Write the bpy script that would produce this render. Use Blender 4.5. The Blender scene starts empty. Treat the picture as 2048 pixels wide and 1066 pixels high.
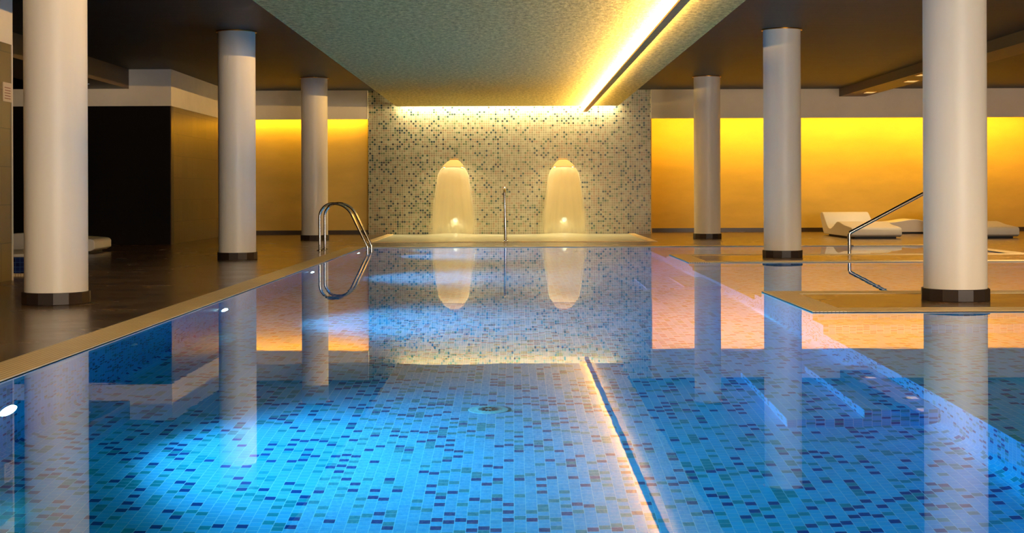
import bpy, bmesh, math, random
from mathutils import Vector, Matrix
random.seed(7)
S = bpy.context.scene
COL = S.collection
PI = math.pi

# ------------------------------------------------------------------ helpers
def lin(c):
    return tuple((x / 255 / 12.92 if x / 255 <= 0.04045 else ((x / 255 + 0.055) / 1.055) ** 2.4) for x in c) + (1.0,)

class NT:
    """small node-tree helper"""
    def __init__(s, name):
        s.m = bpy.data.materials.new(name); s.m.use_nodes = True
        s.t = s.m.node_tree; s.t.nodes.clear()
        s.out = s.t.nodes.new('ShaderNodeOutputMaterial')
    def n(s, kind, **kw):
        nd = s.t.nodes.new(kind)
        for k, v in kw.items():
            setattr(nd, k, v)
        return nd
    def l(s, a, b):
        s.t.links.new(a, b)
    def setin(s, sock, v):
        if isinstance(v, bpy.types.NodeSocket): s.l(v, sock)
        else: sock.default_value = v
    def math(s, op, a, b=None, c=None, clamp=False):
        nd = s.n('ShaderNodeMath', operation=op); nd.use_clamp = clamp
        s.setin(nd.inputs[0], a)
        if b is not None: s.setin(nd.inputs[1], b)
        if c is not None: s.setin(nd.inputs[2], c)
        return nd.outputs[0]
    def mix(s, f, a, b, mode='MIX'):
        nd = s.n('ShaderNodeMix', data_type='RGBA', blend_type=mode)
        s.setin(nd.inputs['Factor'], f)
        s.setin(nd.inputs[6], a); s.setin(nd.inputs[7], b)
        return nd.outputs[2]
    def pos(s):
        g = s.n('ShaderNodeNewGeometry'); x = s.n('ShaderNodeSeparateXYZ'); s.l(g.outputs['Position'], x.inputs[0])
        return g.outputs['Position'], x.outputs
    def noise(s, vec, scale, detail=3, rough=0.5, stretch=None):
        if stretch is not None:
            mp = s.n('ShaderNodeMapping'); s.l(vec, mp.inputs[0]); mp.inputs['Scale'].default_value = stretch; vec = mp.outputs[0]
        nd = s.n('ShaderNodeTexNoise'); s.l(vec, nd.inputs['Vector'])
        nd.inputs['Scale'].default_value = scale; nd.inputs['Detail'].default_value = detail; nd.inputs['Roughness'].default_value = rough
        return nd.outputs['Fac']
    def ramp(s, f, stops, interp='LINEAR'):
        nd = s.n('ShaderNodeValToRGB'); nd.color_ramp.interpolation = interp
        e = nd.color_ramp.elements
        while len(e) < len(stops): e.new(0.5)
        for i, (p, c) in enumerate(stops):
            e[i].position = p; e[i].color = c
        s.setin(nd.inputs[0], f)
        return nd.outputs[0]
    def princ(s, color, rough=0.5, metal=0.0, spec=0.5, bump=None, bstr=0.2, bdist=0.01, **kw):
        p = s.n('ShaderNodeBsdfPrincipled')
        s.setin(p.inputs['Base Color'], color); s.setin(p.inputs['Roughness'], rough)
        p.inputs['Metallic'].default_value = metal; p.inputs['Specular IOR Level'].default_value = spec
        for k, v in kw.items(): s.setin(p.inputs[k.replace('_', ' ')], v)
        if bump is not None:
            b = s.n('ShaderNodeBump'); b.inputs['Strength'].default_value = bstr; b.inputs['Distance'].default_value = bdist
            s.l(bump, b.inputs['Height']); s.l(b.outputs[0], p.inputs['Normal'])
        s.l(p.outputs[0], s.out.inputs['Surface'])
        return p

def plain(name, rgb, rough=0.5, metal=0.0, spec=0.5, nscale=None, namt=0.15, stretch=None, bstr=0.0, bdist=0.004):
    t = NT(name); c = lin(rgb)
    if nscale:
        p, _ = t.pos(); f = t.noise(p, nscale, 4, 0.6, stretch)
        d = tuple(x * (1 - namt) for x in c[:3]) + (1,); e = tuple(min(1, x * (1 + namt)) for x in c[:3]) + (1,)
        col = t.ramp(f, [(0.3, d), (0.7, e)])
        t.princ(col, rough, metal, spec, bump=f if bstr else None, bstr=bstr, bdist=bdist)
    else:
        t.princ(c, rough, metal, spec)
    return t.m

def emit(name, rgb, strength):
    t = NT(name); e = t.n('ShaderNodeEmission'); e.inputs[0].default_value = rgb + (1,); e.inputs[1].default_value = strength
    t.l(e.outputs[0], t.out.inputs['Surface']); return t.m

def tile_mat(name, axes, pitch, gw, grout, stops, stagger=False, rough=0.25, band=None, dens=None, spec=0.5, bright=0.06, spread=None):
    t = NT(name); p, xyz = t.pos()
    u = t.math('DIVIDE', xyz[axes[0]], pitch); v = t.math('DIVIDE', xyz[axes[1]], pitch)
    cu = t.math('FLOOR', u)
    if stagger:
        v = t.math('ADD', v, t.math('FRACT', t.math('MULTIPLY', cu, 0.5)))
    cv = t.math('FLOOR', v)
    fu = t.math('ABSOLUTE', t.math('SUBTRACT', t.math('FRACT', u), 0.5))
    fv = t.math('ABSOLUTE', t.math('SUBTRACT', t.math('FRACT', v), 0.5))
    g = t.math('GREATER_THAN', t.math('MAXIMUM', fu, fv), 0.5 - gw)
    cmb = t.n('ShaderNodeCombineXYZ'); t.l(cu, cmb.inputs[0]); t.l(cv, cmb.inputs[1])
    wn = t.n('ShaderNodeTexWhiteNoise', noise_dimensions='3D'); t.l(cmb.outputs[0], wn.inputs['Vector'])
    val = wn.outputs['Value']
    if dens is not None:      # dark pieces get more frequent towards both ends of the wall
        val = t.math('ADD', val, t.math('MULTIPLY', t.math('SUBTRACT', t.math('ABSOLUTE', xyz[0]), 1.6), dens))
    if spread is None and stagger: spread = 0.24
    if spread:                # the navy pieces never touch: they sit on every other cell only
        odd = t.math('MULTIPLY', t.math('FRACT', t.math('MULTIPLY', t.math('ADD', cu, cv), 0.5)), 2.0)
        val = t.math('MULTIPLY', val, t.math('SUBTRACT', 1.0, t.math('MULTIPLY', odd, spread)))
    col = t.ramp(val, stops, 'CONSTANT')
    sp = t.n('ShaderNodeSeparateColor'); t.l(wn.outputs['Color'], sp.inputs[0])
    k = t.math('ADD', t.math('MULTIPLY', sp.outputs[1], bright * 2), 1 - bright)
    vm = t.n('ShaderNodeVectorMath', operation='SCALE'); t.l(col, vm.inputs[0]); t.l(k, vm.inputs['Scale'])
    col = t.mix(g, vm.outputs[0], grout)
    if band is not None:      # plain border row just under the water line
        bm_ = t.math('GREATER_THAN', xyz[2], band[0]); col = t.mix(bm_, col, band[1])
    t.princ(col, rough, 0.0, spec)
    return t.m

class MB:
    def __init__(s):
        s.b = bmesh.new()
    def box(s, x0, x1, y0, y1, z0, z1, mi=0):
        vs = [s.b.verts.new(c) for c in ((x0,y0,z0),(x1,y0,z0),(x1,y1,z0),(x0,y1,z0),(x0,y0,z1),(x1,y0,z1),(x1,y1,z1),(x0,y1,z1))]
        for f in ((3,2,1,0),(4,5,6,7),(0,1,5,4),(1,2,6,5),(2,3,7,6),(3,0,4,7)):
            s.b.faces.new([vs[i] for i in f]).material_index = mi
        return s
    def quad(s, a, b, c, d, mi=0):
        s.b.faces.new([s.b.verts.new(p) for p in (a, b, c, d)]).material_index = mi
        return s
    def cyl(s, c, r, z0, z1, n=48, r2=None, mi=0, cap=True):
        r2 = r if r2 is None else r2
        lo = [s.b.verts.new((c[0]+r*math.cos(2*PI*i/n), c[1]+r*math.sin(2*PI*i/n), z0)) for i in range(n)]
        hi = [s.b.verts.new((c[0]+r2*math.cos(2*PI*i/n), c[1]+r2*math.sin(2*PI*i/n), z1)) for i in range(n)]
        for i in range(n):
            s.b.faces.new((lo[i], lo[(i+1)%n], hi[(i+1)%n], hi[i])).material_index = mi
        if cap:
            s.b.faces.new(lo[::-1]); s.b.faces.new(hi)
        return s
    def tube(s, pts, r, n=14):
        pts = [Vector(p) for p in pts]; rings = []; up = None
        for i, p in enumerate(pts):
            d = (pts[min(i+1, len(pts)-1)] - pts[max(i-1, 0)]).normalized()
            if up is None:
                up = d.orthogonal().normalized()
            up = (up - d * up.dot(d)).normalized(); q = d.cross(up)
            rings.append([s.b.verts.new(p + r*(math.cos(2*PI*k/n)*up + math.sin(2*PI*k/n)*q)) for k in range(n)])
        for a, b in zip(rings, rings[1:]):
            for k in range(n):
                s.b.faces.new((a[k], a[(k+1)%n], b[(k+1)%n], b[k]))
        s.b.faces.new(rings[0][::-1]); s.b.faces.new(rings[-1])
        return s
    def lathe(s, prof, M=Matrix(), n=32):
        rings = []
        for (r, z) in prof:
            rings.append([s.b.verts.new(M @ Vector((r*math.cos(2*PI*k/n), r*math.sin(2*PI*k/n), z))) for k in range(n)])
        for a, b in zip(rings, rings[1:]):
            for k in range(n):
                s.b.faces.new((a[k], a[(k+1)%n], b[(k+1)%n], b[k]))
        s.b.faces.new(rings[0][::-1]); s.b.faces.new(rings[-1])
        return s
    def prism(s, poly, z0, z1):
        lo = [s.b.verts.new((x, y, z0)) for x, y in poly]; hi = [s.b.verts.new((x, y, z1)) for x, y in poly]
        s.b.faces.new(lo[::-1]); s.b.faces.new(hi); n = len(poly)
        for i in range(n): s.b.faces.new((lo[i], lo[(i+1)%n], hi[(i+1)%n], hi[i]))
        return s
    def obj(s, name, mats, parent=None, smooth=False, bevel=None, fixn=True):
        if fixn: bmesh.ops.recalc_face_normals(s.b, faces=s.b.faces)
        me = bpy.data.meshes.new(name); s.b.to_mesh(me); s.b.free()
        for m in (mats if isinstance(mats, (list, tuple)) else [mats]): me.materials.append(m)
        o = bpy.data.objects.new(name, me); COL.objects.link(o)
        if parent: o.parent = parent
        if smooth:
            for p in me.polygons: p.use_smooth = True
            me.set_sharp_from_angle(angle=math.radians(38))
        if bevel:
            b = o.modifiers.new('bevel', 'BEVEL'); b.width = bevel; b.segments = 4; b.limit_method = 'ANGLE'; b.angle_limit = math.radians(40)
        return o

def fillet(pts, r, n=8):
    """polyline with rounded corners; r a number or one per inner point"""
    pts = [Vector(p) for p in pts]; out = [pts[0]]
    for i in range(1, len(pts)-1):
        rr = r[i-1] if isinstance(r, (list, tuple)) else r
        a = (pts[i-1]-pts[i]).normalized(); b = (pts[i+1]-pts[i]).normalized()
        ang = a.angle(b); t = rr / math.tan(ang/2); p0 = pts[i] + a*t; p1 = pts[i] + b*t
        c = pts[i] + (a+b).normalized() * (rr/math.sin(ang/2))
        v0 = p0-c; v1 = p1-c; tot = v0.angle(v1); ax = v0.cross(v1).normalized()
        for k in range(n+1): out.append(c + Matrix.Rotation(tot*k/n, 3, ax) @ v0)
    out.append(pts[-1]); return out

def thing(name, label, cat, loc=(0,0,0), rz=0, group=None):
    o = bpy.data.objects.new(name, None); COL.objects.link(o); o.location = loc; o.rotation_euler = (0, 0, rz)
    o.empty_display_size = 0.1
    o['label'] = label; o['category'] = cat
    if group: o['group'] = group
    return o
def tag(o, label, cat, group=None, kind=None):
    o['label'] = label; o['category'] = cat
    if group: o['group'] = group
    if kind: o['kind'] = kind
    return o
def struct(o, label=None):
    o['kind'] = 'structure'
    if label: o['label'] = label
    return o
def dup(root, loc, label, rz=None, group=None):
    r = root.copy(); COL.objects.link(r); r.location = loc; r['label'] = label
    if rz is not None: r.rotation_euler = (0, 0, rz)
    if group: r['group'] = group
    for ch in list(root.children):
        c = ch.copy(); COL.objects.link(c); c.parent = r
        for g in ch.children:
            d = g.copy(); COL.objects.link(d); d.parent = c
    return r

# ------------------------------------------------------------------ materials
ceil_t = NT('dark_ceiling'); p, _ = ceil_t.pos()
f = ceil_t.noise(p, 1.0, 5, 0.65, (1.1, 9.0, 1.0))
c = ceil_t.ramp(f, [(0.3, lin((10, 8, 6))), (0.7, lin((30, 23, 18)))])
ceil_t.princ(c, 0.55, bump=f, bstr=0.5, bdist=0.01); M_CEIL = ceil_t.m

sof = NT('grey_plaster_soffit'); p, _ = sof.pos()
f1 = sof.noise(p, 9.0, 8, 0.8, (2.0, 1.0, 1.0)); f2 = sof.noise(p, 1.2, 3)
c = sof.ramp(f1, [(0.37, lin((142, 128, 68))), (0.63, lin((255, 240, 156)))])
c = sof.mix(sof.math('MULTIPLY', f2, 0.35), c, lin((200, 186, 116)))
sof.princ(c, 0.75, bump=f1, bstr=1.0, bdist=0.03); M_SOF = sof.m

M_WHITE = plain('white_wall_paint', (240, 230, 210), 0.6, nscale=2.0, namt=0.04)
M_COLUMN = plain('cream_column_paint', (248, 238, 220), 0.42, nscale=1.4, namt=0.04, stretch=(3, 3, 0.3))
M_YELLOW = plain('ochre_stucco', (222, 186, 92), 0.6, nscale=1.6, namt=0.10, stretch=(0.5, 1, 1.4), bstr=0.15, bdist=0.01)
M_DARKBASE = plain('dark_brown_ceramic', (44, 32, 28), 0.5)
M_BRASS = plain('brass', (200, 140, 50), 0.3, 1.0)
M_STEEL = plain('polished_steel', (205, 200, 195), 0.12, 1.0)
M_LOUNGE = plain('cream_lounger_shell', (238, 226, 205), 0.45, nscale=3, namt=0.02)
M_RUBBER = plain('dark_plinth', (28, 24, 22), 0.6)
M_SPOUT = plain('cream_spout', (176, 146, 92), 0.35)
M_TRAY = plain('brown_metal_tray', (200, 140, 70), 0.4, nscale=8, namt=0.2)
M_SIGN = plain('paper_notice', (225, 205, 175), 0.6)
M_INK = plain('notice_ink', (150, 80, 50), 0.6)
M_DRAIN = plain('pale_blue_plastic', (150, 215, 225), 0.35)
M_SLOT = plain('drain_slot', (10, 30, 60), 0.6)
M_BEAM = plain('brown_beam_paint', (92, 70, 44), 0.5, nscale=2, namt=0.06)
M_BASEB = plain('dark_baseboard', (56, 42, 30), 0.35)

def slate(name, a, b, dark, light, r0, r1):
    t = NT(name); p, xyz = t.pos()
    f = t.noise(p, 1.3, 6, 0.65, (1.0, 1.6, 1.0)); f2 = t.noise(p, 14, 4, 0.6)
    c = t.ramp(f, [(0.3, lin(dark)), (0.72, lin(light))])
    c = t.mix(t.math('MULTIPLY', f2, 0.5), c, lin(dark))
    fu = t.math('ABSOLUTE', t.math('SUBTRACT', t.math('FRACT', t.math('DIVIDE', xyz[0], a)), 0.5))
    fv = t.math('ABSOLUTE', t.math('SUBTRACT', t.math('FRACT', t.math('DIVIDE', xyz[1], b)), 0.5))
    g = t.math('GREATER_THAN', t.math('MAXIMUM', t.math('MULTIPLY', t.math('SUBTRACT', fu, 0.5), a), t.math('MULTIPLY', t.math('SUBTRACT', fv, 0.5), b)), -0.003)
    c = t.mix(g, c, lin((30, 22, 16)))
    r = t.math('ADD', t.math('MULTIPLY', f, r1 - r0), r0)
    t.princ(c, r, 0.0, 0.8, bump=t.math('ADD', f2, f), bstr=0.12, bdist=0.006)
    return t.m
M_SLATE = slate('dark_slate_floor', 0.9, 0.6, (68, 51, 37), (134, 103, 72), 0.16, 0.34)

def ribbed(name, ax):
    t = NT(name); p, xyz = t.pos()
    fr = t.math('FRACT', t.math('DIVIDE', xyz[ax], 0.030)); g = t.math('LESS_THAN', fr, 0.28)
    f = t.noise(p, 6, 3)
    c = t.ramp(f, [(0.3, lin((240, 212, 160))), (0.7, lin((252, 230, 184)))])
    c = t.mix(g, c, lin((205, 168, 110)))
    t.princ(c, 0.45, bump=t.math('SUBTRACT', 1.0, g), bstr=0.5, bdist=0.004); return t.m
M_RIBX = ribbed('ribbed_coping_lengthwise', 0); M_RIBY = ribbed('ribbed_coping_crosswise', 1)

B1, B2, B3 = lin((80, 188, 236)), lin((16, 150, 168)), lin((8, 70, 140))
pool_stops = [(0.0, B1), (0.63, B2), (0.765, B3)]
GRT = lin((170, 225, 245))
PITCH = 0.05
BAND = (-0.20, lin((150, 222, 240)))
M_PF = tile_mat('pool_floor_mosaic', (0, 1), PITCH, 0.03, GRT, pool_stops, True)
M_PX = tile_mat('pool_side_mosaic', (1, 2), PITCH, 0.03, GRT, pool_stops, True, band=BAND)
M_PY = tile_mat('pool_end_mosaic', (0, 2), PITCH, 0.03, GRT, pool_stops, True, band=BAND)
cream = lin((134, 130, 106)); cream2 = lin((148, 146, 122)); pinky = lin((138, 120, 95))
M_MOSAIC = tile_mat('wall_mosaic', (0, 2), PITCH, 0.055, lin((196, 190, 166)),
                    [(0.0, cream), (0.35, cream2), (0.56, pinky), (0.69, lin((92, 104, 74))), (0.765, lin((16, 48, 50))), (0.86, lin((34, 68, 50))), (0.93, lin((40, 40, 36)))],
                    dens=0.03, rough=0.35, spread=0.22, bright=0.10)
M_TUB = tile_mat('navy_tub_mosaic', (0, 2), 0.05, 0.06, lin((60, 90, 140)), [(0.0, lin((18, 28, 74))), (0.6, lin((28, 44, 100)))])
def bigtile(name, axes, base, pw, ph, groutc, rough=0.35, var=0.12):
    t = NT(name); p, xyz = t.pos()
    v = t.math('DIVIDE', xyz[axes[1]], ph); row = t.math('FLOOR', v)
    u = t.math('ADD', t.math('DIVIDE', xyz[axes[0]], pw), t.math('MULTIPLY', t.math('FRACT', t.math('MULTIPLY', row, 0.5)), 0.7)); cu = t.math('FLOOR', u)
    fu = t.math('ABSOLUTE', t.math('SUBTRACT', t.math('FRACT', u), 0.5)); fv = t.math('ABSOLUTE', t.math('SUBTRACT', t.math('FRACT', v), 0.5))
    g = t.math('MAXIMUM', t.math('GREATER_THAN', fu, 0.5 - 0.004/pw), t.math('GREATER_THAN', fv, 0.5 - 0.004/ph))
    cmb = t.n('ShaderNodeCombineXYZ'); t.l(cu, cmb.inputs[0]); t.l(row, cmb.inputs[1])
    wn = t.n('ShaderNodeTexWhiteNoise', noise_dimensions='3D'); t.l(cmb.outputs[0], wn.inputs['Vector'])
    c0 = lin(base); c = t.ramp(wn.outputs['Value'], [(0, tuple(x*(1-var) for x in c0[:3])+(1,)), (1, tuple(x*(1+var) for x in c0[:3])+(1,))])
    c = t.mix(g, c, lin(groutc)); t.princ(c, rough, bump=t.noise(p, 4, 3), bstr=0.1, bdist=0.01); return t.m
M_OLIVE = bigtile('olive_wall_tiles', (1, 2), (108, 88, 42), 0.40, 0.40, (64, 50, 22))
M_BLACKT = bigtile('near_black_wall_tiles', (0, 2), (18, 13, 12), 0.9, 0.6, (8, 6, 5), 0.3)

# water
w = NT('pool_water'); p, _ = w.pos()
f = w.noise(p, 1.5, 2, 0.5, (0.6, 1.6, 1)); f2 = w.noise(p, 9, 2, 0.5, (0.5, 1.4, 1))
pr = w.n('ShaderNodeBsdfPrincipled'); pr.inputs['Base Color'].default_value = (1, 1, 1, 1); pr.inputs['Roughness'].default_value = 0.0
pr.inputs['IOR'].default_value = 1.333; pr.inputs['Transmission Weight'].default_value = 1.0
b = w.n('ShaderNodeBump'); b.inputs['Strength'].default_value = 0.5; b.inputs['Distance'].default_value = 0.0006
w.l(w.math('ADD', f, w.math('MULTIPLY', f2, 0.12)), b.inputs['Height']); w.l(b.outputs[0], pr.inputs['Normal'])
w.l(pr.outputs[0], w.out.inputs['Surface'])
ab = w.n('ShaderNodeVolumeAbsorption'); ab.inputs['Color'].default_value = (0.42, 0.90, 0.965, 1); ab.inputs['Density'].default_value = 1.0
w.l(ab.outputs[0], w.out.inputs['Volume']); M_WATER = w.m

w = NT('frothy_water'); p, _ = w.pos()
f = w.noise(p, 1.6, 4, 0.6, (1, 2.0, 1))
c = w.ramp(f, [(0.35, lin((225, 232, 205))), (0.7, lin((252, 250, 235)))])
w.princ(c, 0.2, 0, 0.5, bump=f, bstr=0.2, bdist=0.02); M_FROTH = w.m
M_FOAM = plain('white_foam', (245, 238, 215), 0.6, nscale=9, namt=0.03)

def curtain_mat():
    t = NT('falling_water'); uv = t.n('ShaderNodeUVMap'); sx = t.n('ShaderNodeSeparateXYZ'); t.l(uv.outputs[0], sx.inputs[0])
    u, v = sx.outputs[0], sx.outputs[1]
    edge = t.math('MULTIPLY', t.math('MULTIPLY', u, t.math('SUBTRACT', 1.0, u)), 4.0)
    k = t.math('ADD', 1.0, t.math('MULTIPLY', v, 4.0))              # sharp edges at the lip, fraying lower down
    edge = t.math('MINIMUM', t.math('DIVIDE', t.math('MULTIPLY', edge, 9.0), k), 1.0)
    mp = t.n('ShaderNodeMapping'); t.l(uv.outputs[0], mp.inputs[0]); mp.inputs['Scale'].default_value = (9, 0.5, 1)
    ns = t.n('ShaderNodeTexNoise'); t.l(mp.outputs[0], ns.inputs[0]); ns.inputs['Scale'].default_value = 1.0; ns.inputs['Detail'].default_value = 3
    body = t.math('SUBTRACT', 0.97, t.math('MULTIPLY', t.math('POWER', v, 1.8), 0.66))
    body = t.math('ADD', body, t.math('MULTIPLY', t.math('SUBTRACT', ns.outputs['Fac'], 0.5), t.math('MULTIPLY', v, 0.35)))
    a = t.math('MULTIPLY', t.math('MINIMUM', body, 1.0), edge, clamp=True)
    d = t.n('ShaderNodeBsdfDiffuse'); d.inputs[0].default_value = lin((255, 250, 235))
    tl = t.n('ShaderNodeBsdfTranslucent'); tl.inputs[0].default_value = lin((255, 242, 208))
    m1 = t.n('ShaderNodeMixShader'); m1.inputs[0].default_value = 0.6; t.l(d.outputs[0], m1.inputs[1]); t.l(tl.outputs[0], m1.inputs[2])
    tr = t.n('ShaderNodeBsdfTransparent'); m2 = t.n('ShaderNodeMixShader'); t.l(a, m2.inputs[0]); t.l(tr.outputs[0], m2.inputs[1]); t.l(m1.outputs[0], m2.inputs[2])
    t.l(m2.outputs[0], t.out.inputs['Surface']); return t.m
M_FALL = curtain_mat()

# emitters
AMBER = (1.0, 0.58, 0.08); WARM = (1.0, 0.66, 0.24)
M_LEDY = emit('amber_led', (1.0, 0.60, 0.035), 46.0)
M_LEDW = emit('warm_led', (1.0, 0.82, 0.46), 200.0)
M_LEDT = emit('warm_trough_led', (1.0, 0.60, 0.19), 480.0)
M_LEDS_ADDED = emit('added_spout_led', (1.0, 0.78, 0.42), 250.0)
M_SPA = emit('spa_lamp_glow', (1.0, 0.88, 0.6), 3.5)
M_LENS = emit('underwater_lamp_glow', (0.80, 0.92, 1.0), 40.0)
M_DOWN = emit('downlight_glow', (1.0, 0.62, 0.2), 0.9)
M_DOWNC = emit('pale_downlight_glow', (0.8, 0.85, 0.9), 0.25)

# ------------------------------------------------------------------ dimensions
ZC = 3.15; ZB = 2.50; ZS = 2.77
PXL, PXR = -2.5, 2.26; PY0, PY1 = -3.0, 23.21; BXR = 7.2
FING = [(3.0, 5.20), (10.50, 12.66), (17.90, 20.15)]
DEEP, SHAL, LEDGE = -1.84, -1.12, -0.56
CW = 0.27; CWY = 0.34; WY = 30.45
XL, XR, YB, YF = -12.5, 12.0, -9.0, 32.2

# ------------------------------------------------------------------ floor / deck
SB = (-2.62, 2.52, 25.55, 30.25)                                   # spa basin under the falls
m = MB()
m.box(XL, PXL-CW, YB, YF, -0.12, 0)
m.box(PXL-CW, XR, YB, PY0-CW, -0.12, 0)
m.box(BXR+CW, XR, PY0-CW, YF, -0.12, 0)
m.box(PXL-CW, BXR+CW, PY1+CW, SB[2]-0.12, -0.12, 0)
m.box(PXL-CW, SB[0]-0.12, SB[2]-0.12, YF, -0.12, 0)
m.box(SB[1]+0.12, BXR+CW, SB[2]-0.12, YF, -0.12, 0)
for a, b_ in FING: m.box(PXR+CW, BXR+CW, a+CWY, b_-CWY, -0.12, 0)
struct(m.obj('floor', M_SLATE), 'dark brown slate pool deck')

m = MB()
m.box(PXL-CW, PXL, PY0, PY1+CW, -0.016, 0.004, 0)
m.box(PXL, BXR, PY1, PY1+CW, -0.016, 0.004, 1)
m.box(PXL-CW, BXR+CW, PY0-CW, PY0, -0.016, 0.004, 1)
edges = [PY0] + [v for fg in FING for v in fg] + [PY1]
for a, b_ in FING:
    m.box(PXR, PXR+CW, a, b_, -0.016, 0.004, 0)
    m.box(PXR+CW, BXR+CW, a, a+CWY, -0.016, 0.0035, 1)
    m.box(PXR+CW, BXR+CW, b_-CWY, b_, -0.016, 0.0035, 1)
for i in range(0, len(edges), 2): m.box(BXR, BXR+CW, edges[i], edges[i+1] + (CW if i == 6 else 0), -0.016, 0.003, 0)
struct(m.obj('pool_coping', [M_RIBX, M_RIBY]), 'ribbed beige coping around the pool')
m = MB()
for q in ((SB[0]-0.12, SB[0], SB[2]-0.12, SB[3]+0.1), (SB[1], SB[1]+0.12, SB[2]-0.12, SB[3]+0.1), (SB[0], SB[1], SB[2]-0.12, SB[2])):
    m.box(q[0], q[1], q[2], q[3], -0.35, 0.012, 0)
m.box(SB[0], SB[1], SB[2], SB[3], -0.40, -0.35)
struct(m.obj('spa_basin', [M_RIBX]), 'beige edged shallow basin under the waterfalls')

# ------------------------------------------------------------------ pool shell
R = 0.12
def pfloor(m, x0, x1, y0, y1, z): m.quad((x0,y0,z),(x1,y0,z),(x1,y1,z),(x0,y1,z),0)
def wallx(m, x, y0, y1, z0, z1): m.quad((x,y0,z0),(x,y1,z0),(x,y1,z1),(x,y0,z1),1)
def wally(m, y, x0, x1, z0, z1): m.quad((x0,y,z0),(x1,y,z0),(x1,y,z1),(x0,y,z1),2)
def cove(m, x, y0, y1, z, s):
    for k in range(5):
        a0, a1 = PI/2*k/5, PI/2*(k+1)/5
        p0 = (x + s*R*(1-math.sin(a0)), z + R*(1-math.cos(a0))); p1 = (x + s*R*(1-math.sin(a1)), z + R*(1-math.cos(a1)))
        m.quad((p0[0],y0,p0[1]),(p0[0],y1,p0[1]),(p1[0],y1,p1[1]),(p1[0],y0,p1[1]), 0 if k < 2 else 1)
m = MB()
pfloor(m, PXL, PXR, PY0, PY1, DEEP)
wallx(m, PXL, PY0, PY1, DEEP+R, -0.002); cove(m, PXL, PY0, PY1, DEEP, 1)
wally(m, PY0, PXL, BXR, DEEP, -0.002); wally(m, PY1, PXL, BXR, DEEP, -0.002)
wallx(m, PXR, PY0, PY1, DEEP+R, SHAL)
pfloor(m, PXR, BXR, PY0, PY1, SHAL)
wallx(m, BXR, PY0, PY1, SHAL, -0.002)
for a, b_ in FING:
    wallx(m, PXR, a, b_, SHAL, -0.002); wally(m, a, PXR, BXR, SHAL, -0.002); wally(m, b_, PXR, BXR, SHAL, -0.002)
    for y0, y1, yf in ((a-0.36, a, a-0.36), (b_, b_+0.36, b_+0.36)):
        pfloor(m, PXR, BXR, y0, y1, LEDGE); wally(m, yf, PXR, BXR, SHAL, LEDGE); wallx(m, PXR, y0, y1, SHAL, LEDGE)
STEPS = [(7.37, 8.88), (15.1, 16.6)]
ys = [PY0] + [v for s_ in STEPS for v in s_] + [PY1]
for i in range(0, len(ys), 2): cove(m, PXR, ys[i], ys[i+1], DEEP, -1)
struct(m.obj('pool_basin', [M_PF, M_PX, M_PY], fixn=False), 'blue mosaic tiled pool basin with submerged platforms')
for i, (y0, y1) in enumerate(STEPS):
    m = MB()
    for x0, zt in ((1.45, -1.66), (1.86, -1.46)):
        x1 = PXR if zt == -1.46 else 1.86
        pfloor(m, x0, x1, y0, y1, zt); wallx(m, x0, y0, y1, DEEP if zt == -1.66 else -1.66, zt)
        wally(m, y0, x0, x1, DEEP, zt); wally(m, y1, x0, x1, DEEP, zt)
    struct(m.obj('pool_steps', [M_PF, M_PX, M_PY], fixn=False), ['submerged tiled steps near the front', 'submerged tiled steps further back'][i])

# water body: one closed solid, reaching 2 cm into the tiled walls
e = 0.02
poly = [(PXL-e, PY0-e), (BXR+e, PY0-e)]
for a, b_ in FING: poly += [(BXR+e, a+e), (PXR+e, a+e), (PXR+e, b_-e), (BXR+e, b_-e)]
poly += [(BXR+e, PY1+e), (PXL-e, PY1+e)]
tag(MB().prism(poly, -1.9, -0.006).obj('pool_water', M_WATER), 'still clear blue water filling the large pool', 'water', kind='stuff')

# ------------------------------------------------------------------ ceiling, soffit, walls
struct(MB().box(XL, XR, YB, YF+0.3, ZC, ZC+0.2).obj('ceiling', M_CEIL), 'dark brown ceiling')
struct(MB().box(-2.50, 2.27, YB, 29.95, ZS, ZC+0.02).obj('ceiling_soffit', M_SOF), 'lowered grey plaster soffit over the pool')
struct(MB().box(7.13, 7.70, YB, 30.36, 2.98, ZC+0.01).obj('ceiling_beam_right', M_BEAM), 'brown beam under the right ceiling')
struct(MB().box(-8.1, -6.9, YB, 25.0, 2.80, ZC+0.01).obj('ceiling_beam_left', M_BEAM), 'brown beam under the left ceiling')

struct(MB().box(-3.17, 3.02, WY, WY+0.2, -0.4, ZC).obj('wall_mosaic', M_MOSAIC), 'speckled mosaic wall behind the waterfalls')
# yellow walls, with a white fascia hanging in front of the light slot
struct(MB().box(-6.2, -3.17, WY+0.20, WY+0.4, -0.05, ZC).obj('wall_back_left', M_YELLOW), 'glowing ochre back wall left of the mosaic')
struct(MB().box(3.02, XR, WY+1.0, WY+1.2, -0.05, ZC).obj('wall_back_right', M_YELLOW), 'glowing ochre back wall right of the mosaic')
struct(MB().box(-6.2, -3.17, WY-0.14, WY-0.06, 2.52, ZC).obj('trim_1', M_WHITE), 'white fascia left of the mosaic')
struct(MB().box(3.02, XR, WY-0.08, WY+0.0, 2.52, ZC).obj('trim_2', M_WHITE), 'white fascia right of the mosaic')
struct(MB().box(-3.18, -3.169, WY-0.14, WY+0.2, 2.52, ZC).obj('trim_8', M_WHITE))
struct(MB().box(3.02, 3.04, WY, WY+1.0, 0, ZC).obj('trim_3', M_YELLOW))
struct(MB().box(-6.15, -3.17, WY+0.18, WY+0.20, 0, 0.09).obj('baseboard_left', M_BASEB))
struct(MB().box(3.04, XR, WY+0.98, WY+1.0, 0, 0.09).obj('baseboard_right', M_BASEB))

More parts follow.
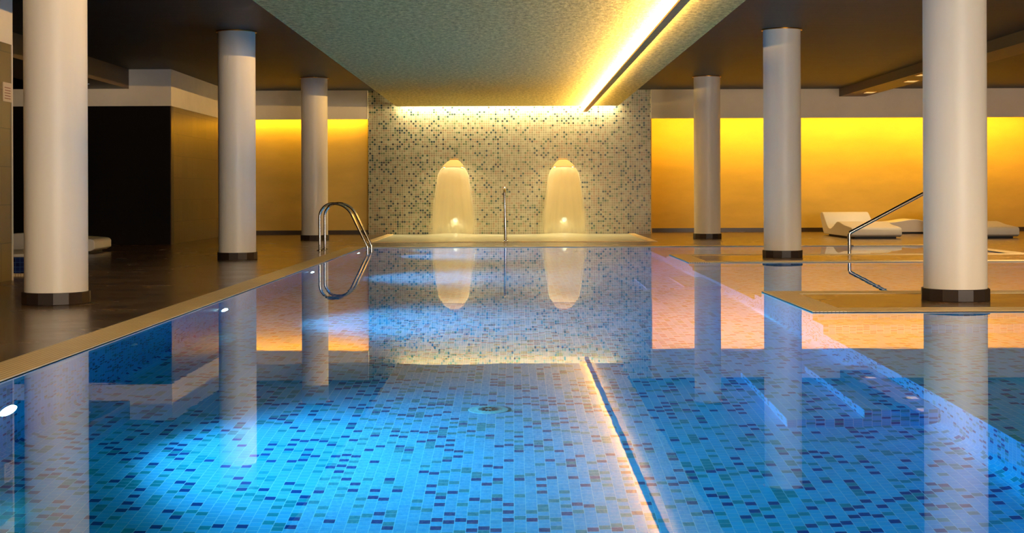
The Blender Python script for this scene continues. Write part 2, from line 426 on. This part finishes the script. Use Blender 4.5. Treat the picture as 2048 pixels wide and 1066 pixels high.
# dark tiled block on the left: olive side, black front, white band on top
struct(MB().box(-6.35, -6.15, 25.2, WY+0.3, 0, 2.49).obj('wall_block_side', M_OLIVE), 'olive tiled side of the left block')
struct(MB().box(-9.0, -6.15, 25.0, 25.2, 0, 2.49).obj('wall_block_front', M_BLACKT), 'near black tiled front of the left block')
struct(MB().box(-9.0, -6.14, 24.99, 25.2, 2.49, 2.80).box(-6.9, -6.14, 24.99, 25.2, 2.80, ZC).box(-6.35, -6.14, 25.2, WY+0.3, 2.49, ZC).obj('trim_4', M_WHITE), 'white band above the dark tiled block')
struct(MB().box(-6.16, -6.143, 24.993, 25.01, 0, 2.49).obj('trim_5', M_BEAM))
struct(MB().box(-5.5, -5.3, -2.0, 14.7, 0, 2.49).obj('wall_left_near', M_OLIVE), 'olive tiled wall at the left edge')
struct(MB().box(-5.52, -5.29, -2.0, 14.71, 2.49, ZC).obj('trim_6', M_WHITE), 'white band above the left wall')
struct(MB().box(-5.305, -5.29, 14.69, 14.715, 0, 2.49).obj('trim_7', M_WHITE))
M_DKWALL = plain('dark_wall', (60, 45, 34), 0.6)
struct(MB().box(XL, XL+0.2, YB, YF, 0, ZC).obj('wall_left', M_DKWALL))
struct(MB().box(XL, -6.35, YF-0.2, YF, 0, ZC).obj('wall_back_corridor', M_DKWALL))
struct(MB().box(XR-0.2, XR, YB, WY+1.0, 0, ZC).obj('wall_right', M_YELLOW))
m = MB()                                                           # wall behind the camera, with a wide opening added for fill light
m.box(XL, 2.3, YB-0.2, YB, 0, ZC).box(11.0, XR, YB-0.2, YB, 0, ZC).box(2.3, 11.0, YB-0.2, YB, 0, 0.3).box(2.3, 11.0, YB-0.2, YB, 2.95, ZC)
struct(m.obj('wall_back', M_WHITE))
m = MB()
for k in range(4): m.box(2.3+k*2.87, 2.38+k*2.87, YB-0.15, YB-0.05, 0.3, 2.95)
struct(m.obj('added_window_1', M_BEAM))  # mullions of the unseen window, added along with its fill light

# ------------------------------------------------------------------ columns
def facet_ring(m, r, z0, z1, n=12):
    return m.cyl((0, 0), r, z0, z1, n=n)
names = ['nearest', 'middle', 'farthest']
CC = [(-3.82, 11.62), (-3.82, 19.25), (-3.86, 27.05), (3.695, 11.62), (3.73, 19.25), (3.78, 27.05)]
CL = ['round white column nearest the left edge, on a dark plinth beside the lounger in the dark',
      'middle round white column of the left row, between the dark block and the ladder',
      'round white column farthest back on the left, just behind the chrome ladder',
      'largest round white column at the right, on a dark plinth on the nearest deck strip',
      'middle round white column of the right row, standing on the second deck strip',
      'round white column farthest back on the right, on the yellow-lit deck before the wall']
c0 = thing('column', CL[0], 'column', (CC[0][0], CC[0][1], 0), 0, 'round columns beside the pool')
MB().cyl((0,0), 0.256, 0.0, ZC, 64).obj('shaft', M_COLUMN, c0, smooth=True)
facet_ring(MB(), 0.278, 0.001, 0.10, 14).obj('plinth', M_DARKBASE, c0, bevel=0.004)
MB().cyl((0,0), 0.280, ZC-0.012, ZC-0.001, 64).obj('collar', M_BRASS, c0, smooth=True)
for (x, y), lb in list(zip(CC, CL))[1:]: dup(c0, (x, y, 0), lb)

# ------------------------------------------------------------------ waterfalls
def spout(cx, lab):
    t = thing('waterfall_spout', lab, 'waterfall spout', (cx, WY, 1.63), 0, 'waterfall spouts on the mosaic wall')
    b = bmesh.new(); N = 8; rows = []
    for i in range(N+1):
        q = i / N; y = -0.55*q; z = 0.0 - 0.16*q**1.35; hw = 0.065 + (0.25-0.065)*q**0.9; th = 0.045*(1-q)+0.012
        rows.append([b.verts.new(v) for v in ((-hw, y, z-th), (-hw*0.96, y, z), (hw*0.96, y, z), (hw, y, z-th))])
    for a, c in zip(rows, rows[1:]):
        for k in range(4): b.faces.new((a[k], a[(k+1)%4], c[(k+1)%4], c[k]))
    b.faces.new(rows[0]); b.faces.new(rows[-1][::-1])
    m = MB(); m.b.free(); m.b = b; m.obj('lip', M_SPOUT, t, bevel=0.004)
    MB().quad((-0.20, -0.50, -0.176), (0.20, -0.50, -0.176), (0.20, -0.47, -0.172), (-0.20, -0.47, -0.172)).obj('light_strip', M_LEDS_ADDED, t)  # strip added behind the sheet to make the falling water brighter
    MB().box(-0.10, 0.10, -0.02, 0.0, -0.085, 0.03).obj('wall_plate', M_SPOUT, t, bevel=0.006)
    return t
def curtain(cx, lab, flip=1):
    b = bmesh.new(); uvl = b.loops.layers.uv.new('UVMap'); NU, NV = 36, 40; H = 1.455
    grid = {}
    for side in (0, 1):
        for j in range(NV+1):
            q = j / NV; z = H*(1-q) + 0.004
            hw = 0.235 + 0.075*min(1, q*9)**0.6 + 0.26*q**1.05
            yy = WY - 0.55 - 0.42*math.sqrt(q)
            for i in range(NU+1):
                u = i/NU; x = (u-0.5)*2*hw
                y = yy + 0.10*(abs(u-0.5)*2)**2.5 + 0.002*math.sin(u*30+flip) + (0.012 if side else 0)*(1-(abs(u-.5)*2)**6)
                grid[side, j, i] = b.verts.new((cx + x + 0.012*flip*q, y, z))
    def F(vs, uvs):
        f = b.faces.new(vs)
        for l, t in zip(f.loops, uvs): l[uvl].uv = t
        f.smooth = True
    for side in (0, 1):
        for j in range(NV):
            for i in range(NU):
                F((grid[side,j,i], grid[side,j,i+1], grid[side,j+1,i+1], grid[side,j+1,i]), ((i/NU,j/NV),((i+1)/NU,j/NV),((i+1)/NU,(j+1)/NV),(i/NU,(j+1)/NV)))
    me = bpy.data.meshes.new('falling_water'); b.to_mesh(me); b.free(); me.materials.append(M_FALL)
    o = bpy.data.objects.new('falling_water', me); COL.objects.link(o)
    tag(o, lab, 'waterfall', 'sheets of falling water'); return o
for cx, sd, fl in ((-1.285, 'left', 1), (1.095, 'right', -1)):
    spout(cx, 'cream fan-shaped spout on the mosaic wall, feeding the %s waterfall' % sd)
    curtain(cx, 'pale glowing sheet of water falling from the %s spout into the shallow basin' % sd, fl)
    t = thing('spa_lamp', 'small round glowing lamp low on the mosaic wall behind the %s waterfall' % sd, 'wall lamp', (cx+0.03, WY, 0.32), 0, 'round spa lamps')
    Mx = Matrix.Rotation(PI/2, 4, 'X')
    MB().lathe([(0.056, 0.0), (0.054, 0.012), (0.044, 0.016)], Mx).obj('rim', M_DRAIN, t, smooth=True)
    MB().lathe([(0.042, 0.014), (0.034, 0.024), (0.004, 0.028)], Mx).obj('lens', M_SPA, t, smooth=True)
    L = bpy.data.lights.new('lamp', 'SPOT'); L.energy = 10; L.color = (1.0, 0.84, 0.52); L.spot_size = math.radians(165); L.spot_blend = 0.6; L.shadow_soft_size = 0.04
    lo = bpy.data.objects.new('lamp', L); COL.objects.link(lo); lo.parent = t; lo.location = (0, -0.06, 0); lo.rotation_euler = (math.radians(30), 0, 0)

def surf(x0, x1, y0, y1, nx, ny, fz):
    b = bmesh.new(); g = [[b.verts.new((x0+(x1-x0)*i/nx, y0+(y1-y0)*j/ny, fz(x0+(x1-x0)*i/nx, y0+(y1-y0)*j/ny))) for i in range(nx+1)] for j in range(ny+1)]
    for j in range(ny):
        for i in range(nx): b.faces.new((g[j][i], g[j][i+1], g[j+1][i+1], g[j+1][i]))
    m = MB(); m.b.free(); m.b = b; return m
def froth(x, y):
    z = -0.004 + 0.004*math.sin(x*3.1+y*1.7)*math.sin(y*4.3)
    for cx in (-1.285, 1.095):
        r2 = ((x-cx)/0.62)**2 + ((y-(WY-1.0))/0.6)**2
        z += 0.055*math.exp(-r2)
    return z
tag(surf(SB[0], SB[1], SB[2], SB[3]+0.18, 90, 60, froth).obj('basin_water', M_FROTH, smooth=True), 'milky churning water in the shallow basin below the waterfalls', 'water', kind='stuff')

# ------------------------------------------------------------------ metal rails
def flange(x, y, z=0.0, r=0.05): return MB().lathe([(r, z+0.001), (r, z+0.008), (r*0.6, z+0.018)], Matrix.Translation((x, y, 0)))
lad = thing('pool_ladder', 'chrome pool ladder with two arched handrails at the left edge of the pool', 'pool ladder', (-3.06, 22.0, 0))
for dy in (0.0, 0.6):
    pts = fillet([(0, dy, 0.0), (0, dy, 0.745), (0.42, dy, 0.745), (0.755, dy, 0.055), (0.755, dy, -0.95)], [0.205, 0.32, 0.10], 12)
    r = MB().tube(pts, 0.021).obj('handrail', M_STEEL, lad, smooth=True)
    flange(0, dy).obj('flange', M_STEEL, r, smooth=True)
for k in range(3):
    MB().box(0.70, 0.80, 0.0, 0.6, -0.32-0.26*k, -0.29-0.26*k).obj('step', M_STEEL, lad, bevel=0.005)

t = thing('grab_rail', 'upright steel grab rail at the front edge of the waterfall basin', 'grab rail', (-0.155, 25.49, 0.012))
r = MB().tube(fillet([(0.02, 0, 0.0), (0, 0, 0.945), (0, 0.20, 0.985), (0, 0.95, 0.62), (0, 1.0, -0.2)], [0.06, 0.12, 0.1], 8), 0.0225).obj('tube', M_STEEL, t, smooth=True)
flange(0.02, 0).obj('flange', M_STEEL, t, smooth=True)

t = thing('handrail', 'sloping steel handrail rising behind the largest right column', 'handrail', (5.03, 20.8, 0))
MB().tube(fillet([(0, 0, -0.42), (0, 0, 0.285), (1.25, 0, 0.945), (1.62, 0, 0.945), (1.62, 0, -0.4)], [0.05, 0.1, 0.08], 8), 0.026).obj('tube', M_STEEL, t, smooth=True)
MB().tube([(0, 0, 0.09), (0.06, 0, 0.09)], 0.014).obj('stud', M_STEEL, t, smooth=True)

# ------------------------------------------------------------------ loungers
def cr(pts, n=8):
    out = []; P = [pts[0]] + list(pts) + [pts[-1]]
    for i in range(1, len(P)-2):
        for k in range(n):
            q = k/n; a, b, c, d = P[i-1], P[i], P[i+1], P[i+2]
            out.append(tuple(0.5*((2*b[j]) + (-a[j]+c[j])*q + (2*a[j]-5*b[j]+4*c[j]-d[j])*q*q + (-a[j]+3*b[j]-3*c[j]+d[j])*q**3) for j in (0, 1)))
    out.append(tuple(pts[-1])); return out
def lounger(lab, loc, rz, W=0.96, group='cream wave loungers on the right deck', kz=1.0, KL=1.2):
    t = thing('lounger', lab, 'lounger', loc, rz, group)
    top = cr([(0.0, 0.17), (0.03, 0.205), (0.12, 0.22), (0.55, 0.255), (0.85, 0.30), (1.05, 0.295), (1.35, 0.19), (1.55, 0.155), (1.75, 0.21), (2.02, 0.42), (2.14, 0.475), (2.25, 0.465)], 6)
    prof = top + [(2.29, 0.42), (2.26, 0.36), (2.16, 0.22), (2.05, 0.08), (1.98, 0.035), (0.06, 0.035), (0.0, 0.07)]
    prof = [(y*KL, z) for y, z in prof]
    b = bmesh.new(); A = [b.verts.new((-W/2, y, z*kz)) for y, z in prof]; B = [b.verts.new((W/2, y, z*kz)) for y, z in prof]
    n = len(prof); b.faces.new(A); b.faces.new(B[::-1])
    for i in range(n): b.faces.new((A[i], B[i], B[(i+1)%n], A[(i+1)%n]))
    m = MB(); m.b.free(); m.b = b
    o = m.obj('shell', M_LOUNGE, t, smooth=False)
    bv = o.modifiers.new('bevel', 'BEVEL'); bv.width = 0.035; bv.segments = 5; bv.limit_method = 'ANGLE'; bv.angle_limit = math.radians(60)
    for p_ in o.data.polygons: p_.use_smooth = True
    o.data.set_sharp_from_angle(angle=math.radians(80))
    MB().box(-W/2+0.08, W/2-0.08, 0.12, 1.9*KL, 0.0, 0.04).obj('plinth', M_RUBBER, t)
    return t
lounger('cream wave-shaped lounger behind the sloping handrail, head end towards the wall', (6.95, 26.55, 0), 0.0)
lounger('cream lounger half hidden behind the largest right column, set sideways along the wall', (7.62, 30.05, 0), math.radians(-90), W=0.9, KL=1.0)
lounger('cream lounger at the far right, foot end showing past the largest column', (9.20, 26.55, 0), math.radians(2))
lounger('cream lounger in the dark at the left, behind the nearest left column', (-6.40, 21.7, 0), math.radians(92), group='cream lounger in the dark area', W=1.0, kz=1.04)

# ------------------------------------------------------------------ lights that hang in the room
t = thing('light_trough', 'long brown light trough hanging under the grey soffit, glowing on its left side', 'light fixture', (1.58, 0, 2.66))
MB().box(-0.045, 0.045, YB, 30.3, 0.0, 0.012).box(0.033, 0.045, YB, 30.3, 0.012, 0.0375).box(-0.045, -0.038, YB, 30.3, 0.012, 0.022).obj('tray', M_TRAY, t)
m = MB(); m.quad((-0.006, YB, 0.016), (0.016, YB, 0.038), (0.016, 30.25, 0.038), (-0.006, 30.25, 0.016)).obj('light_strip', M_LEDT, t)
for y in [1.5+3*k for k in range(10)]: MB().cyl((0.028, y), 0.005, 0.012, 0.11, 8).obj('hanger', M_TRAY, t)

def strip(name, lab, x0, x1, y, z, mat, w=0.04, tilt=0.0):
    t = thing(name, lab, 'light fixture', ((x0+x1)/2, y, z), 0, 'hidden cove light strips')
    h = (x1-x0)/2; dz = w*math.sin(tilt)/2; dy = w*math.cos(tilt)/2
    m = MB(); m.quad((-h, -dy, -dz), (h, -dy, -dz), (h, dy, dz), (-h, dy, dz)); m.obj('light_strip', mat, t, fixn=False)
    MB().box(-h, h, -w*0.7, w*0.7, w*0.35+0.01, w*0.35+0.03).obj('channel', M_BEAM, t)
strip('cove_light', 'amber light strip behind the white fascia left of the mosaic wall', -6.1, -3.2, WY-0.01, 2.60, M_LEDY, 0.05, PI/4)
strip('cove_light', 'amber light strip behind the white fascia right of the mosaic wall', 3.1, 11.7, WY+0.20, 2.66, M_LEDY, 0.11, PI/4)
strip('cove_light', 'warm white light strip along the top of the mosaic wall behind the soffit', -2.48, 2.25, WY-0.12, 2.86, M_LEDW, 0.05)

# underwater lamps
Rx = Matrix.Rotation(PI/2, 4, 'Y')
LAMPS = [(6.8, 'nearest, at the left picture edge'), (11.9, 'second nearest'), (17.1, 'beneath the ladder arch reflection'), (22.2, 'farthest, beside the ladder')]
for i, (y, wd) in enumerate(LAMPS):
    t = thing('underwater_lamp', 'round white underwater lamp on the left pool wall, ' + wd, 'underwater lamp', (PXL, y, -0.88), 0, 'underwater lamps along the left pool wall')
    MB().lathe([(0.135, 0.0), (0.135, 0.012), (0.115, 0.024)], Rx).obj('trim_ring', M_STEEL, t, smooth=True)
    MB().lathe([(0.112, 0.020), (0.10, 0.034), (0.05, 0.046), (0.01, 0.05)], Rx).obj('lens', M_LENS, t, smooth=True)
    L = bpy.data.lights.new('underwater_beam', 'SPOT'); L.energy = 1600; L.color = (0.92, 0.55, 0.66); L.spot_size = math.radians(120); L.spot_blend = 1.0; L.shadow_soft_size = 0.09
    lo = bpy.data.objects.new('underwater_beam', L); COL.objects.link(lo); lo.parent = t
    lo.location = (0.12, 0, 0); lo.rotation_euler = (0, math.radians(-90+3), 0)
for y, wd in ((9.14, 'between the two nearest lamps'), (14.5, 'beyond the second lamp')):
    t = thing('pool_inlet', 'small round water inlet on the left pool wall, ' + wd, 'pool inlet', (PXL, y, -0.64), 0, 'water inlets on the left pool wall')
    MB().lathe([(0.055, 0.0), (0.05, 0.012), (0.03, 0.016)], Rx).obj('rim', M_DRAIN, t, smooth=True)
    MB().lathe([(0.026, 0.010), (0.018, 0.024), (0.004, 0.026)], Rx).obj('nozzle', M_COLUMN, t, smooth=True)

# floor drain
dy_ = 7.885
t = thing('pool_drain', 'round pale blue drain cover on the pool floor', 'drain cover', (-0.145, dy_, DEEP))
MB().lathe([(0.115, 0.001), (0.112, 0.010), (0.098, 0.012)], n=40).obj('rim', M_DRAIN, t, smooth=True)
MB().lathe([(0.094, 0.006), (0.07, 0.016), (0.002, 0.020)], n=40).obj('cover', M_DRAIN, t, smooth=True)
for k in range(14):
    a = 2*PI*k/14; m = MB(); m.box(0.022, 0.058, -0.0045, 0.0045, 0.014, 0.0225); bmesh.ops.rotate(m.b, verts=m.b.verts, cent=(0,0,0), matrix=Matrix.Rotation(a, 3, 'Z'))
    m.obj('slot', M_SLOT, t)

# downlights in the beams
def downlight(x, y, z, lab, mat, sq=True, e=0.0, rr=0.1, grp='downlights set in the beams'):
    t = thing('downlight', lab, 'downlight', (x, y, z), 0, grp)
    if sq:
        MB().box(-rr*1.1, rr*1.1, -rr*1.6, rr*1.6, -0.012, 0.0).obj('frame', M_BRASS, t)
        MB().box(-rr*0.9, rr*0.9, -rr*1.4, rr*1.4, -0.016, -0.012).obj('diffuser', mat, t)
    else:
        MB().cyl((0,0), rr, -0.010, 0.0, 32).obj('frame', M_STEEL, t); MB().cyl((0,0), rr*0.85, -0.014, -0.010, 32).obj('diffuser', mat, t)
    if e:
        L = bpy.data.lights.new('lamp', 'SPOT'); L.energy = e; L.color = (1.0, 0.72, 0.38); L.spot_size = math.radians(130); L.spot_blend = 0.8; L.shadow_soft_size = 0.08
        lo = bpy.data.objects.new('lamp', L); COL.objects.link(lo); lo.parent = t; lo.location = (0, 0, -0.03)
downlight(7.45, 29.0, 2.98, 'small lit downlight under the right beam, nearest the back wall', M_DOWN, e=190)
downlight(7.48, 26.1, 2.98, 'second lit downlight from the back wall under the right beam', M_DOWN, e=190)
downlight(7.30, 24.7, 2.98, 'lit downlight under the right beam, half hidden by the largest column', M_DOWN)
downlight(7.45, 22.3, 2.98, 'added downlight under the right beam, unseen behind the largest column', M_DOWN, e=230)  # unseen lamp added to brighten the farther right columns
for y in (19.0, 16.5, 14.0, 10.5, 7.0, 3.5, 0.0, -3.5):  # out-of-view lamps added to light the deck strips and right columns
    downlight(7.45, y, 2.98, 'added fill downlight under the right beam, out of view to the right', M_DOWN, e=480 if y > 15 else 400, grp='added beam downlights out of view')
for x in (-3.1, 3.0, 5.3):  # unseen ceiling lamps added to brighten the coping and near columns
    for y in (0.5, 5.0, 9.3, 15.2):
        downlight(x, y, ZC, 'added round fill downlight in the dark ceiling, out of view above', M_DOWN, sq=False, e=75, rr=0.09, grp='added ceiling downlights out of view')
downlight(-7.33, 23.7, 2.80, 'round pale downlight under the left beam before the dark block', M_DOWNC, sq=False, rr=0.12)

# notice on the left wall and tiled tub behind the nearest left column
t = thing('wall_notice', 'small cream notice on the olive tiled wall at the left edge', 'notice', (-5.3, 14.6, 1.98))
MB().box(0, 0.008, -0.16, 0.09, -0.10, 0.10).obj('board', M_SIGN, t)
m = MB()
for k in range(5): m.box(0.008, 0.0095, -0.12+0.01*(k % 2), 0.05, -0.07+0.028*k, -0.062+0.028*k)
m.obj('printed_lines', M_INK, t)
t = thing('tiled_tub', 'low tub faced with navy blue tiles behind the nearest left column', 'tub', (-5.75, 15.5, 0))
MB().box(-0.9, 0.5, 0.0, 1.3, 0.0, 0.21).obj('tiled_side', M_TUB, t)
MB().box(-0.92, 0.52, -0.02, 1.32, 0.21, 0.245).obj('rim', M_LOUNGE, t, bevel=0.01)
MB().box(-0.95, 0.55, -0.10, 0.0, 0.0, 0.03).obj('sill', M_RIBX, t)

# ------------------------------------------------------------------ fill light added behind the camera
def area(name, loc, size, energy, color, rot):
    L = bpy.data.lights.new(name, 'AREA'); L.shape = 'RECTANGLE'; L.size, L.size_y = size; L.energy = energy; L.color = color
    o = bpy.data.objects.new(name, L); COL.objects.link(o); o.location = loc; o.rotation_euler = rot; return o
area('added_window_fill', (6.6, YB-0.4, 1.6), (8.6, 2.6), 2000, (1.0, 0.84, 0.68), (PI/2, 0, 0))  # unseen soft light added to brighten the columns from the front

wd = bpy.data.worlds.new('world'); S.world = wd; wd.use_nodes = True
wd.node_tree.nodes['Background'].inputs[0].default_value = (0.5, 0.55, 0.6, 1); wd.node_tree.nodes['Background'].inputs[1].default_value = 0.05

# ------------------------------------------------------------------ camera
cam = bpy.data.cameras.new('camera'); co = bpy.data.objects.new('camera', cam); COL.objects.link(co); S.camera = co
cam.sensor_width = 36; cam.lens = 36*2780/2048; cam.shift_x = -2/2048; cam.shift_y = -148/2048; cam.clip_start = 0.05
co.matrix_world = Matrix.Translation((0, 0, 0.91)) @ Matrix.Rotation(PI/2, 4, 'X') @ Matrix.Rotation(-0.0037, 4, 'Z')

S.view_settings.view_transform = 'Standard'; S.view_settings.look = 'None'; S.view_settings.gamma = 1; S.view_settings.use_curve_mapping = False
S.view_settings.exposure = 0.0
cy = S.cycles
cy.use_denoising = True; cy.max_bounces = 9; cy.diffuse_bounces = 4; cy.glossy_bounces = 4; cy.transmission_bounces = 6; cy.transparent_max_bounces = 12; cy.volume_bounces = 0
cy.sample_clamp_indirect = 6; cy.caustics_reflective = True; cy.caustics_refractive = True; cy.blur_glossy = 0.5
